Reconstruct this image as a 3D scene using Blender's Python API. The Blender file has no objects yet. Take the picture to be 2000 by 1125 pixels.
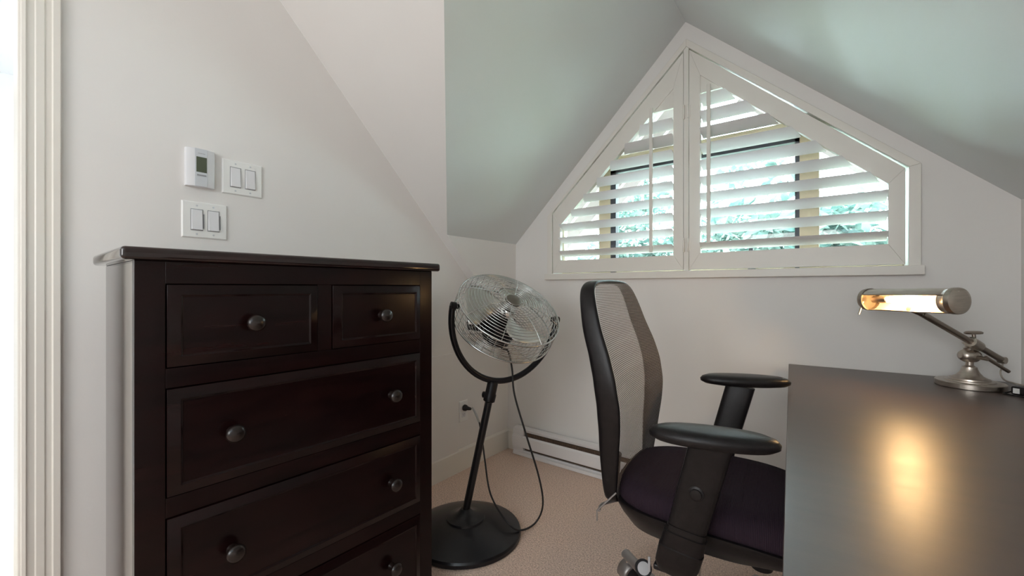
import bpy, math, random
from mathutils import Vector, Matrix, Euler
random.seed(7)
PI = math.pi
S = bpy.context.scene
COL = S.collection
R = math.radians

# ------------------------------------------------------------------ camera
cam_d = bpy.data.cameras.new('camera')
cam = bpy.data.objects.new('camera', cam_d)
COL.objects.link(cam)
cam_d.sensor_width = 36.0
cam_d.lens = 820.0 / 2000.0 * 36.0
cam_d.clip_start = 0.02
cam.location = (0, 0, 1.08)
cam.rotation_euler = (PI / 2, 0, math.atan2(620, 820))
S.camera = cam

# ------------------------------------------------------------------ world, exposure, daylight and added fill lamps
w = bpy.data.worlds.new('world'); S.world = w; w.use_nodes = True
nt = w.node_tree; nt.nodes.clear()
bg = nt.nodes.new('ShaderNodeBackground'); bg.inputs[0].default_value = (0.76, 0.92, 1.0, 1); bg.inputs[1].default_value = 19.0
ow = nt.nodes.new('ShaderNodeOutputWorld'); nt.links.new(bg.outputs[0], ow.inputs[0])
S.view_settings.view_transform = 'Standard'
S.view_settings.look = 'None'
S.view_settings.gamma = 1.0
S.view_settings.exposure = 0.50
S.cycles.use_denoising = True
S.cycles.max_bounces = 10
S.cycles.diffuse_bounces = 6
S.cycles.transparent_max_bounces = 24
S.cycles.sample_clamp_indirect = 6.0
S.cycles.caustics_reflective = False
S.cycles.caustics_refractive = False


def area(name, loc, rot, sx, sy, power, color, spread=180):
    l = bpy.data.lights.new(name, 'AREA'); l.shape = 'RECTANGLE'; l.size = sx; l.size_y = sy
    l.energy = power; l.color = color; l.spread = R(spread)
    o = bpy.data.objects.new(name, l); COL.objects.link(o); o.location = loc; o.rotation_euler = rot
    return o


area('fill_back', (-.35, -2.14, 1.62), (R(90), 0, 0), 1.3, 1.2, 29, (.93, .955, .97))  # added lamp behind the camera, stands in for the room's daylight
area('fill_slope', (.04, -1.0, 1.825), (0, R(43), 0), .7, .9, 4, (0.55, 0.80, 1.0))  # added cool fill under the right slope, out of view
area('daylight_bathroom', (-3.1, 0.3, 2.35), (0, 0, 0), 1.6, 1.6, 20, (0.95, 0.98, 1.0))

# ------------------------------------------------------------------ materials


def mat(name, col, rough=0.5, metal=0.0, coat=0.0, spec=0.5, coat_rough=0.1):
    m = bpy.data.materials.new(name); m.use_nodes = True
    b = m.node_tree.nodes['Principled BSDF']
    b.inputs['Base Color'].default_value = (*col, 1)
    b.inputs['Roughness'].default_value = rough
    b.inputs['Metallic'].default_value = metal
    b.inputs['Specular IOR Level'].default_value = spec
    b.inputs['Coat Weight'].default_value = coat
    b.inputs['Coat Roughness'].default_value = coat_rough
    return m


def noise_col(m, c1, c2, scale=8.0, stretch=(1, 1, 1), detail=6, bump=0.0, bump_scale=None, lo=0.3, hi=0.7, rough_var=None, distort=0.0):
    n = m.node_tree; b = n.nodes['Principled BSDF']
    tc = n.nodes.new('ShaderNodeTexCoord'); mp = n.nodes.new('ShaderNodeMapping')
    mp.inputs['Scale'].default_value = stretch
    n.links.new(tc.outputs['Object'], mp.inputs[0])
    nz = n.nodes.new('ShaderNodeTexNoise'); nz.inputs['Scale'].default_value = scale; nz.inputs['Detail'].default_value = detail
    nz.inputs['Distortion'].default_value = distort
    n.links.new(mp.outputs[0], nz.inputs['Vector'])
    cr = n.nodes.new('ShaderNodeValToRGB')
    cr.color_ramp.elements[0].position = lo; cr.color_ramp.elements[1].position = hi
    cr.color_ramp.elements[0].color = (*c1, 1); cr.color_ramp.elements[1].color = (*c2, 1)
    n.links.new(nz.outputs['Fac'], cr.inputs[0]); n.links.new(cr.outputs[0], b.inputs['Base Color'])
    if rough_var:
        mr = n.nodes.new('ShaderNodeMapRange'); mr.inputs['To Min'].default_value = rough_var[0]; mr.inputs['To Max'].default_value = rough_var[1]
        n.links.new(nz.outputs['Fac'], mr.inputs['Value']); n.links.new(mr.outputs[0], b.inputs['Roughness'])
    if bump:
        src = nz
        if bump_scale:
            src = n.nodes.new('ShaderNodeTexNoise'); src.inputs['Scale'].default_value = bump_scale; src.inputs['Detail'].default_value = 3
            n.links.new(mp.outputs[0], src.inputs['Vector'])
        bp = n.nodes.new('ShaderNodeBump'); bp.inputs['Strength'].default_value = bump; bp.inputs['Distance'].default_value = 0.004
        n.links.new(src.outputs['Fac'], bp.inputs['Height']); n.links.new(bp.outputs[0], b.inputs['Normal'])
    return m


M = {}
M['wall'] = noise_col(mat('wall_paint', (.8, .78, .75), 0.6, spec=0.3), (.788, .763, .740), (.808, .783, .760), 2.5, bump=0.04, bump_scale=160)
M['ceiling'] = noise_col(mat('ceiling_paint', (.8, .8, .78), 0.55, spec=0.35), (.715, .738, .735), (.735, .758, .755), 2.0, bump=0.04, bump_scale=160)
M['trim'] = noise_col(mat('trim_paint', (.82, .79, .72), 0.38), (.78, .745, .685), (.80, .765, .705), 3.0, bump=0.03, bump_scale=60)
M['shutter'] = noise_col(mat('shutter_paint', (.80, .77, .72), 0.4), (.775, .74, .69), (.795, .76, .71), 3.0)
M['louver'] = mat('louver_paint', (.90, .88, .89), 0.45)
M['carpet'] = noise_col(mat('carpet', (.5, .36, .26), 0.98, spec=0.05), (.54, .39, .315), (.95, .74, .62), 170, detail=4, bump=1.0, bump_scale=170, lo=.32, hi=.68)
M['espresso'] = noise_col(mat('espresso_wood', (.02, .008, .007), 0.2, spec=.22), (.0035, .0012, .0014), (.015, .0040, .0036), 5, stretch=(3, 1, 9), detail=8, bump=0.012, lo=.3, hi=.8, rough_var=(.21, .24), distort=.6)
M['espresso_side'] = noise_col(mat('espresso_varnish', (.02, .008, .007), 0.07, spec=.5, coat=.5, coat_rough=.05), (.0045, .0018, .0020), (.020, .0055, .0048), 5, stretch=(3, 1, 9), detail=8, distort=.6)
M['espresso_knob'] = mat('espresso_knob', (.012, .007, .006), 0.24, spec=.45)
M['desk'] = noise_col(mat('desk_laminate', (.05, .032, .026), 0.3, coat=0.0, spec=.85), (.046, .028, .024), (.072, .045, .038), 3, stretch=(1, 9, 1), detail=8, bump=0.02, bump_scale=90, rough_var=(.33, .39))
M['blackplastic'] = noise_col(mat('black_plastic', (.02, .018, .018), 0.36, spec=.26), (.0065, .0055, .006), (.011, .009, .0095), 60, bump=0.1, bump_scale=500)
M['blackmetal'] = mat('black_metal', (.008, .008, .010), 0.30, spec=.4)
M['chrome'] = mat('chrome', (.78, .78, .76), 0.2, 1.0)
M['wire'] = mat('chromed_wire', (.60, .61, .60), 0.25, 1.0)
M['nickel'] = noise_col(mat('brushed_nickel', (.52, .46, .40), 0.28, 1.0), (.46, .41, .36), (.58, .52, .46), 30, stretch=(1, 1, 12), rough_var=(.24, .36))
M['nickel_dark'] = mat('nickel_dark', (.33, .28, .24), 0.33, 1.0)
M['blade'] = mat('blade_metal', (.62, .61, .57), 0.34, 0.85)
M['plastic_white'] = mat('white_plastic', (.78, .78, .80), 0.35)
M['plastic_trim'] = mat('switch_plate_plastic', (.86, .86, .84), 0.35)
M['grey_seam'] = mat('grey_seam', (.30, .30, .31), 0.6)
M['lcd'] = mat('lcd_glass', (.085, .10, .065), 0.25)
M['panel_grey'] = mat('thermostat_grey', (.62, .64, .67), 0.4)
M['heater'] = mat('heater_enamel', (.82, .80, .80), 0.35)
M['heater_dark'] = noise_col(mat('heater_interior', (.06, .035, .025), .7), (.05, .03, .02), (.13, .08, .05), 40, stretch=(8, 1, 1))
M['graylegs'] = mat('grey_base_metal', (.34, .32, .31), 0.38, 0.7)
M['rubber'] = mat('black_rubber', (.010, .010, .011), 0.5)
M['silvercap'] = mat('silver_cap', (.70, .71, .73), 0.3, 0.4)
M['frame_tan'] = mat('window_frame_tan', (.60, .49, .34), 0.5)
M['gasket'] = mat('dark_gasket', (.05, .05, .06), 0.5)
M['soffit'] = noise_col(mat('soffit_board', (.55, .45, .40), .7), (.70, .62, .57), (.78, .70, .65), 6, stretch=(1, 12, 1))
M['rafter'] = mat('rafter_stain', (.30, .25, .26), .7)
M['badge'] = mat('badge_bronze', (.16, .14, .115), .35, .6)
M['tile'] = mat('white_tile', (.86, .86, .87), 0.3)
M['plank'] = noise_col(mat('pale_plank', (.78, .70, .60), .45), (.74, .66, .56), (.82, .74, .64), 5, stretch=(1, 12, 1))
M['lawn'] = noise_col(mat('lawn', (.12, .25, .06), .9), (.22, .27, .20), (.36, .38, .30), 1.2)
M['bark'] = noise_col(mat('bark', (.15, .11, .08), .9), (.10, .08, .06), (.2, .15, .11), 12, stretch=(1, 1, .2))
M['label_white'] = mat('label_white', (.75, .75, .73), .5)
M['cable_clear'] = mat('cable_clear', (.42, .37, .31), .4)
M['cable_grey'] = mat('cable_grey', (.45, .45, .45), .5)

# seat fabric: fine ribs
m = mat('seat_fabric', (.022, .012, .020), 0.85, spec=0.2); M['fabric'] = m
n = m.node_tree; b = n.nodes['Principled BSDF']
tc = n.nodes.new('ShaderNodeTexCoord'); wv = n.nodes.new('ShaderNodeTexWave'); wv.bands_direction = 'X'
wv.inputs['Scale'].default_value = 90; wv.inputs['Distortion'].default_value = .6
n.links.new(tc.outputs['Object'], wv.inputs['Vector'])
cr = n.nodes.new('ShaderNodeValToRGB'); cr.color_ramp.elements[0].color = (.016, .009, .015, 1); cr.color_ramp.elements[1].color = (.030, .017, .027, 1)
n.links.new(wv.outputs['Fac'], cr.inputs[0]); n.links.new(cr.outputs[0], b.inputs['Base Color'])
bp = n.nodes.new('ShaderNodeBump'); bp.inputs['Strength'].default_value = .4; bp.inputs['Distance'].default_value = .002
n.links.new(wv.outputs['Fac'], bp.inputs['Height']); n.links.new(bp.outputs[0], b.inputs['Normal'])

# woven mesh: open weave, real holes through alpha, in metres of UV
m = mat('woven_mesh', (.27, .235, .22), 0.6); M['mesh'] = m
n = m.node_tree; b = n.nodes['Principled BSDF']
tc = n.nodes.new('ShaderNodeTexCoord'); br = n.nodes.new('ShaderNodeTexBrick')
br.offset = 0.5; br.squash = 1.0
br.inputs['Scale'].default_value = 1.0
br.inputs['Color1'].default_value = (1, 1, 1, 1); br.inputs['Color2'].default_value = (1, 1, 1, 1); br.inputs['Mortar'].default_value = (0, 0, 0, 1)
br.inputs['Brick Width'].default_value = .0085; br.inputs['Row Height'].default_value = .0052
br.inputs['Mortar Size'].default_value = .00135; br.inputs['Mortar Smooth'].default_value = 0.2
n.links.new(tc.outputs['UV'], br.inputs['Vector'])
tr = n.nodes.new('ShaderNodeBsdfTransparent'); mx = n.nodes.new('ShaderNodeMixShader')
n.links.new(br.outputs['Color'], mx.inputs[0]); n.links.new(b.outputs[0], mx.inputs[1]); n.links.new(tr.outputs[0], mx.inputs[2])
n.links.new(mx.outputs[0], n.nodes['Material Output'].inputs[0])

# clear glass that lets light through directly
m = bpy.data.materials.new('window_glass'); m.use_nodes = True; M['glass'] = m
n = m.node_tree; n.nodes.remove(n.nodes['Principled BSDF'])
tr = n.nodes.new('ShaderNodeBsdfTransparent'); tr.inputs[0].default_value = (.95, 1, .98, 1)
gl = n.nodes.new('ShaderNodeBsdfGlossy'); gl.inputs['Roughness'].default_value = .02
fr = n.nodes.new('ShaderNodeFresnel'); mx = n.nodes.new('ShaderNodeMixShader')
n.links.new(fr.outputs[0], mx.inputs[0]); n.links.new(tr.outputs[0], mx.inputs[1]); n.links.new(gl.outputs[0], mx.inputs[2])
n.links.new(mx.outputs[0], n.nodes['Material Output'].inputs[0])

# leaves: diffuse and translucent
def leafmat(name, c1, c2):
    m = bpy.data.materials.new(name); m.use_nodes = True
    n = m.node_tree; n.nodes.remove(n.nodes['Principled BSDF'])
    tc = n.nodes.new('ShaderNodeTexCoord'); nz = n.nodes.new('ShaderNodeTexNoise'); nz.inputs['Scale'].default_value = 3.5
    n.links.new(tc.outputs['Object'], nz.inputs['Vector'])
    cr = n.nodes.new('ShaderNodeValToRGB'); cr.color_ramp.elements[0].position = .35; cr.color_ramp.elements[1].position = .65
    cr.color_ramp.elements[0].color = (*c1, 1); cr.color_ramp.elements[1].color = (*c2, 1)
    n.links.new(nz.outputs['Fac'], cr.inputs[0])
    d = n.nodes.new('ShaderNodeBsdfDiffuse'); t = n.nodes.new('ShaderNodeBsdfTranslucent'); mx = n.nodes.new('ShaderNodeMixShader')
    mx.inputs[0].default_value = .45
    n.links.new(cr.outputs[0], d.inputs[0]); n.links.new(cr.outputs[0], t.inputs[0])
    n.links.new(d.outputs[0], mx.inputs[1]); n.links.new(t.outputs[0], mx.inputs[2]); n.links.new(mx.outputs[0], n.nodes['Material Output'].inputs[0])
    return m


M['leaf_a'] = leafmat('leaf_teal', (.055, .10, .088), (.15, .195, .165))
M['leaf_b'] = leafmat('leaf_green', (.08, .13, .09), (.20, .245, .17))

# shade inside: white enamel
M['enamel'] = mat('white_enamel', (.92, .88, .80), .4)
m = mat('bulb_glow', (1, .9, .7), .4); M['bulb'] = m
b = m.node_tree.nodes['Principled BSDF']; b.inputs['Emission Color'].default_value = (1, .66, .30, 1); b.inputs['Emission Strength'].default_value = 16

# ------------------------------------------------------------------ mesh helpers
class MB:
    """collects vertices and faces of one mesh"""
    def __init__(s): s.v = []; s.f = []; s.mi = []; s.uv = None; s.cur = 0

    def add(s, vs, fs):
        o = len(s.v); s.v += [tuple(p) for p in vs]; s.f += [tuple(i + o for i in f) for f in fs]; s.mi += [s.cur] * len(fs); return s

    def box(s, a, b, mtx=None):
        x0, y0, z0 = a; x1, y1, z1 = b
        vs = [Vector(p) for p in ((x0, y0, z0), (x1, y0, z0), (x1, y1, z0), (x0, y1, z0), (x0, y0, z1), (x1, y0, z1), (x1, y1, z1), (x0, y1, z1))]
        if mtx: vs = [mtx @ p for p in vs]
        return s.add(vs, [(0, 3, 2, 1), (4, 5, 6, 7), (0, 1, 5, 4), (1, 2, 6, 5), (2, 3, 7, 6), (3, 0, 4, 7)])

    def rings(s, rs, closed=True, caps=True, loop=False):
        k = len(rs[0]); o = []; fs = []
        for r in rs: o += r
        nr = len(rs)
        for i in range(nr if loop else nr - 1):
            i2 = (i + 1) % nr
            for j in range(k if closed else k - 1):
                j2 = (j + 1) % k
                fs.append((i * k + j, i * k + j2, i2 * k + j2, i2 * k + j))
        if caps and not loop:
            fs.append(tuple(range(k - 1, -1, -1))); fs.append(tuple((nr - 1) * k + j for j in range(k)))
        return s.add(o, fs)

    def tube(s, pts, r, k=10, closed=False, caps=True):
        P = [Vector(p) for p in pts]; n = len(P)
        rr = r if isinstance(r, (list, tuple)) else [r] * n
        T = []
        for i in range(n):
            if closed: t = P[(i + 1) % n] - P[i - 1]
            else: t = P[min(i + 1, n - 1)] - P[max(i - 1, 0)]
            T.append(t.normalized() if t.length else Vector((0, 0, 1)))
        u = T[0].orthogonal().normalized(); rs = []
        for i in range(n):
            u = (u - T[i] * u.dot(T[i]))
            u = u.normalized() if u.length > 1e-6 else T[i].orthogonal().normalized()
            v = T[i].cross(u)
            rs.append([P[i] + (u * math.cos(2 * PI * j / k) + v * math.sin(2 * PI * j / k)) * rr[i] for j in range(k)])
        return s.rings(rs, loop=closed, caps=caps)

    def lathe(s, prof, mtx=None, k=32):
        """prof: list of (radius, height) along z"""
        rs = []
        for r, z in prof:
            ring = [Vector((max(r, 1e-5) * math.cos(2 * PI * j / k), max(r, 1e-5) * math.sin(2 * PI * j / k), z)) for j in range(k)]
            if mtx: ring = [mtx @ p for p in ring]
            rs.append(ring)
        return s.rings(rs)

    def prism(s, poly, y0, y1, axes='xz'):
        """polygon in a plane, extruded along the third axis"""
        def mk(a, c, t):
            return {'xz': (a, t, c), 'xy': (a, c, t), 'yz': (t, a, c)}[axes]
        k = len(poly)
        vs = [mk(a, c, y0) for a, c in poly] + [mk(a, c, y1) for a, c in poly]
        fs = [tuple(range(k)), tuple(range(2 * k - 1, k - 1, -1))] + [(i, i + k, (i + 1) % k + k, (i + 1) % k) for i in range(k)]
        return s.add(vs, fs)

    def build(s, name, m=None, parent=None, smooth=False, bevel=0, sub=0, bseg=2, angle=40):
        me = bpy.data.meshes.new(name); me.from_pydata(s.v, [], s.f)
        ms = m if isinstance(m, (list, tuple)) else [m]
        for q in ms: me.materials.append(q)
        for p, i in zip(me.polygons, s.mi): p.material_index = i; p.use_smooth = smooth
        import bmesh
        bm = bmesh.new(); bm.from_mesh(me); bmesh.ops.recalc_face_normals(bm, faces=bm.faces); bm.to_mesh(me); bm.free()
        if s.uv:
            ul = me.uv_layers.new(name='UVMap')
            for lp in me.loops: ul.data[lp.index].uv = s.uv[lp.vertex_index]
        o = bpy.data.objects.new(name, me); COL.objects.link(o)
        if parent: o.parent = parent
        if bevel:
            md = o.modifiers.new('bevel', 'BEVEL'); md.width = bevel; md.segments = bseg; md.limit_method = 'ANGLE'; md.angle_limit = R(angle)
            md.harden_normals = False
            if not smooth:
                for p in me.polygons: p.use_smooth = True
                wn = o.modifiers.new('wn', 'WEIGHTED_NORMAL'); wn.keep_sharp = True
        if sub:
            md = o.modifiers.new('sub', 'SUBSURF'); md.levels = sub; md.render_levels = sub
        if smooth and not sub and not bevel:
            es = o.modifiers.new('es', 'EDGE_SPLIT'); es.split_angle = R(angle)
        return o


def empty(name, loc=(0, 0, 0), rz=0):
    o = bpy.data.objects.new(name, None); COL.objects.link(o); o.location = loc; o.rotation_euler = (0, 0, rz); o.empty_display_size = .05
    return o


def tag(o, label, cat, group=None, kind=None):
    o['label'] = label; o['category'] = cat
    if group: o['group'] = group
    if kind: o['kind'] = kind
    return o


def struct(o, label=None):
    o['kind'] = 'structure'
    if label: o['label'] = label
    return o


def copy_tree(o, parent=None):
    c = o.copy(); COL.objects.link(c)
    if parent: c.parent = parent
    for ch in list(o.children): copy_tree(ch, c)
    return c


def smooth_path(pts, n=8):
    """Catmull-Rom through points"""
    P = [Vector(p) for p in pts]; out = []
    for i in range(len(P) - 1):
        p0 = P[max(i - 1, 0)]; p1 = P[i]; p2 = P[i + 1]; p3 = P[min(i + 2, len(P) - 1)]
        for j in range(n):
            t = j / n
            out.append(.5 * ((2 * p1) + (-p0 + p2) * t + (2 * p0 - 5 * p1 + 4 * p2 - p3) * t * t + (-p0 + 3 * p1 - 3 * p2 + p3) * t ** 3))
    out.append(P[-1]); return out


def basis(origin, z, x=None):
    """matrix whose z axis is z"""
    z = Vector(z).normalized()
    x = Vector(x) if x is not None else z.orthogonal()
    x = (x - z * x.dot(z)).normalized(); y = z.cross(x)
    m = Matrix((x, y, z)).transposed().to_4x4(); m.translation = Vector(origin); return m


# ------------------------------------------------------------------ room shell
WX = -1.743      # left wall face
WY = 2.26        # window wall face
BX = -1.676      # face of the dormer's low side wall
RX = 0.537       # right wall at the window wall
AP = (-0.59, 2.448)          # gable apex (x, z)
ZL = 1.372                   # left eave of the dormer
SR = 0.936                   # right slope
SL = (AP[1] - ZL) / (AP[0] - BX)
ROOF = 2.997                 # main roof slope: z = ROOF - y
YB = -2.2                    # back wall
rx = lambda y: RX + (WY - y) * 0.061     # right wall leans away with the desk
zr = lambda x: AP[1] - SR * (x - AP[0])
zl = lambda x: ZL + SL * (x - BX)

# floors
struct(MB().box((WX - .06, YB - .1, -.1), (1.0, WY + .1, 0)).build('floor', M['carpet']), 'beige speckled carpet')
struct(MB().box((-2.84, YB - .1, -.1), (WX - .06, 2.6, -.001)).build('floor_hall', M['plank']), 'pale plank floor beyond the doorway')
struct(MB().box((-4.42, YB - .1, -.1), (-2.84, 2.6, 0.0)).build('floor_bathroom', M['tile']), 'white floor beyond the doorway')

# left wall with a doorway between y=-0.75 and y=0.095, cut by the roof slope
T = .12
yt = ROOF - AP[1]
ml = MB()
ml.prism([(.11, 0), (WY + .1, 0), (WY + .1, ROOF - WY - .1), (yt, AP[1]), (.11, AP[1])], WX - T, WX, 'yz')
ml.prism([(-.80, 2.05), (.11, 2.05), (.11, AP[1]), (-.80, AP[1])], WX - T, WX, 'yz')
ml.prism([(YB, 0), (-.80, 0), (-.80, AP[1]), (YB, AP[1])], WX - T, WX, 'yz')
struct(ml.build('wall_left', M['wall']))
# dormer's low side wall: stands proud of the left wall above the roof slope
yv = ROOF - ZL
struct(MB().prism([(yv, ZL), (WY + .02, ZL), (WY + .02, ROOF - WY - .02)], WX - .02, BX, 'yz').build('wall_dormer', M['wall']))

# window wall (gable) with the window opening
og = [(-1.386, 1.167), (-1.386, 1.548), (-.583, 2.316), (.248, 1.556), (.248, 1.167)]
mw = MB()
out = [(WX - .1, 0), (WX - .1, zl(WX) + .0), (AP[0], AP[1]), (rx(WY) + .15, zr(rx(WY) + .15)), (rx(WY) + .15, 0)]
def wall_with_hole(mb, outer, hole, y0, y1):
    # outer and hole both: bottom-left, left shoulder, apex, right shoulder, bottom-right
    for i in range(5):
        j = (i + 1) % 5
        mb.prism([outer[i], outer[j], hole[j], hole[i]], y0, y1, 'xz')
wall_with_hole(mw, out, og, WY, WY + .14)
struct(mw.build('wall_window', M['wall']))

# right wall (splayed)
mr = MB().prism([(rx(WY), WY + .02), (rx(YB), YB), (rx(YB) + .12, YB), (rx(WY) + .12, WY + .02)], 0, 2.0, 'xy')
struct(mr.build('wall_right', M['wall']))

# back wall behind the camera; its window is added to go with the fill lamp
mb = MB()
wx0, wx1, wz0, wz1 = -1.03, .33, 1.0, 2.24
mb.box((-4.4, YB - .12, 0), (wx0, YB, 2.6)); mb.box((wx1, YB - .12, 0), (1.0, YB, 2.6))
mb.box((wx0, YB - .12, 0), (wx1, YB, wz0)); mb.box((wx0, YB - .12, wz1), (wx1, YB, 2.6))
struct(mb.build('wall_back', M['wall']))
mb = MB()
for a, c in (((wx0, wz0), (wx0 + .06, wz1)), ((wx1 - .06, wz0), (wx1, wz1)), ((wx0, wz0), (wx1, wz0 + .06)), ((wx0, wz1 - .06), (wx1, wz1)), ((-.38, wz0), (-.32, wz1))):
    mb.box((a[0], YB - .09, a[1]), (c[0], YB - .03, c[1]))
struct(mb.build('window_added_back', M['trim']), 'added white window for the fill lamp in the unseen back wall')

struct(MB().box((wx0 - .02, YB - .03, wz0 - .05), (wx1 + .02, YB - .026, wz1 + .04)).build('window_added_blocker', M['plastic_trim']), 'added white sheet blocking sky light at the unseen back window')  # unseen sheet added to keep the strong sky light out
# ceilings: dormer slopes, main roof slope, flat part
tk = .06
def slab(pts, name, m, up):
    """polygon with a thickness along the vector up"""
    k = len(pts); up = Vector(up)
    vs = [Vector(p) for p in pts] + [Vector(p) + up for p in pts]
    fs = [tuple(range(k)), tuple(range(2 * k - 1, k - 1, -1))] + [(i, (i + 1) % k, (i + 1) % k + k, i + k) for i in range(k)]
    return struct(MB().add(vs, fs).build(name, m))
slab([(BX, yv, ZL), (BX, WY + .02, ZL), (AP[0], WY + .02, AP[1]), (AP[0], yt, AP[1])], 'ceiling_dormer_left', M['ceiling'], (-.05, 0, .06))
slab([(AP[0], YB, AP[1]), (AP[0], WY + .02, AP[1]), (rx(WY) + .3, WY + .02, zr(rx(WY) + .3)), (rx(WY) + .3, YB, zr(rx(WY) + .3))], 'ceiling_dormer_right', M['ceiling'], (.05, 0, .06))
slab([(WX - .02, yt, AP[1]), (AP[0], yt, AP[1]), (BX, yv, ZL), (WX - .02, yv, ZL)], 'ceiling_roof_slope', M['wall'], (0, .05, .05))
slab([(WX - .1, YB, AP[1]), (AP[0], YB, AP[1]), (AP[0], yt, AP[1]), (WX - .1, yt, AP[1])], 'ceiling', M['wall'], (0, 0, .08))

sk = MB(); skm = Matrix.Translation((.04, -1.0, 1.858)) @ Matrix.Rotation(R(43.1), 4, 'Y')  # added frame around the slope fill lamp; the ceiling behind it is closed
for a, c in (((-.41, -.51), (-.36, .51)), ((.36, -.51), (.41, .51)), ((-.36, -.51), (.36, -.46)), ((-.36, .46), (.36, .51))):
    sk.box((a[0], a[1], -.03), (c[0], c[1], .0), skm)
struct(sk.build('window_added_slope', M['trim']), 'added white frame around the fill lamp under the right roof slope')
# bathroom beyond the doorway
struct(MB().box((-4.5, YB, 0), (-4.35, 2.6, 2.6)).build('wall_bathroom_far', M['tile']))
struct(MB().box((-4.4, 2.5, 0), (WX - T, 2.6, 2.6)).build('wall_bathroom_side', M['tile']))
struct(MB().box((-4.5, YB, 2.5), (WX - T, 2.6, 2.6)).build('ceiling_bathroom', M['tile']))
struct(MB().box((-4.352, YB, 0), (-4.335, 2.5, .125)).build('baseboard_bathroom', M['heater']), 'white baseboard beyond the doorway')

# baseboards
bl = MB().box((WX, .19, 0), (WX + .014, WY, .118)); bl.prism([(WX, .118), (WX + .014, .118), (WX + .006, .130), (WX, .130)], .19, WY, 'xz')
struct(bl.build('baseboard_left', M['trim']))
bw = MB().box((WX + .014, WY - .014, 0), (rx(WY), WY, .118)); bw.prism([(WY, .118), (WY - .014, .118), (WY - .006, .130), (WY, .130)], WX + .014, rx(WY), 'yz')
struct(bw.build('baseboard_window_wall', M['trim']))

# door casing: fluted profile, and the jamb
prof = [(q, d * .7) for q, d in [(.099, 0), (.099, .014), (.103, .016), (.105, .020), (.112, .022), (.115, .017), (.128, .015), (.131, .018), (.146, .018), (.149, .014), (.160, .014), (.163, .020), (.176, .020), (.178, .016), (.178, 0)]]
dc = MB().prism([(WX + d, y) for y, d in prof], 0, 2.13, 'xy')
dc.prism([(WX + d, -.715 - y) for y, d in prof], 0, 2.13, 'xy')
dc.prism([(WX + d, 1.963 + y) for y, d in prof], -.715 - .178, .178, 'xz')
struct(dc.build('trim_door_casing', M['trim']), 'cream fluted door casing')
dj = MB().box((WX - T - .005, .098, 0), (WX + .004, .112, 2.04))
dj.box((WX - T - .005, -.802, 0), (WX + .004, -.785, 2.04)); dj.box((WX - T - .005, -.79, 2.03), (WX + .004, .11, 2.05))
struct(dj.build('door_1', M['trim'], bevel=.002), 'cream door frame of the open doorway')

# ------------------------------------------------------------------ gable window: casing, sill, frame, glass
def inset(poly, d):
    n_ = len(poly); o = []
    for i in range(n_):
        p0 = Vector(poly[i - 1]); p1 = Vector(poly[i]); p2 = Vector(poly[(i + 1) % n_])
        a = (p1 - p0).normalized(); c = (p2 - p1).normalized()
        na = Vector((a.y, -a.x)); nc = Vector((c.y, -c.x))
        bis = (na + nc).normalized(); o.append(tuple(p1 + bis * d / max(bis.dot(na), .2)))
    return o
def frame_poly(mb, outer, inner, y0, y1, skip=()):
    k = len(outer)
    for i in range(k):
        if i in skip: continue
        j = (i + 1) % k
        mb.prism([outer[i], outer[j], inner[j], inner[i]], y0, y1, 'xz')
go = [(-1.418, 1.167), (-1.418, 1.532), (-.583, 2.352), (.283, 1.562), (.283, 1.167)]
gi = [(-1.384, 1.167), (-1.384, 1.546), (-.583, 2.312), (.2475, 1.554), (.2475, 1.167)]
cs = MB(); frame_poly(cs, go, gi, WY - .018, WY + .02, skip=(4,))
struct(cs.build('trim_window_casing', M['shutter'], bevel=.002), 'cream casing around the gable window')
sl = MB().box((-1.432, WY - .03, 1.131), (.292, WY + .12, 1.168))
struct(sl.build('trim_window_sill', M['shutter'], bevel=.003), 'cream window sill')
# the window itself, behind the shutters
wf = MB()
fo = [(-1.40, 1.16), (-1.40, 1.55), (-.583, 2.34), (.26, 1.57), (.26, 1.16)]
fi = inset(fo, .022)
frame_poly(wf, fo, fi, WY + .115, WY + .17)
wf.box((-1.12, WY + .10, 1.16), (-1.047, WY + .16, 1.92)); wf.box((-.111, WY + .10, 1.16), (-.037, WY + .16, 1.90))
wf.box((-1.15, WY + .10, 1.786), (-.0, WY + .16, 1.86))
wfo = struct(wf.build('window_1', M['frame_tan'], bevel=.003), 'tan window frame behind the shutters')
gk = MB().box((-1.047, WY + .105, 1.17), (-1.014, WY + .15, 1.786)); gk.box((-.129, WY + .105, 1.17), (-.111, WY + .15, 1.786)); gk.box((-1.047, WY + .105, 1.764), (-.111, WY + .15, 1.787))
gk.build('gasket', M['gasket'], wfo)
MB().prism(inset(fo, .03), WY + .135, WY + .141, 'xz').build('pane', M['glass'], wfo)
lt = MB().box((-.315, WY + .08, 1.19), (-.297, WY + .10, 1.275)); lt.box((-.32, WY + .08, 1.17), (-.29, WY + .115, 1.195))
lt.build('latch', M['gasket'], wfo, bevel=.002)

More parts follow.
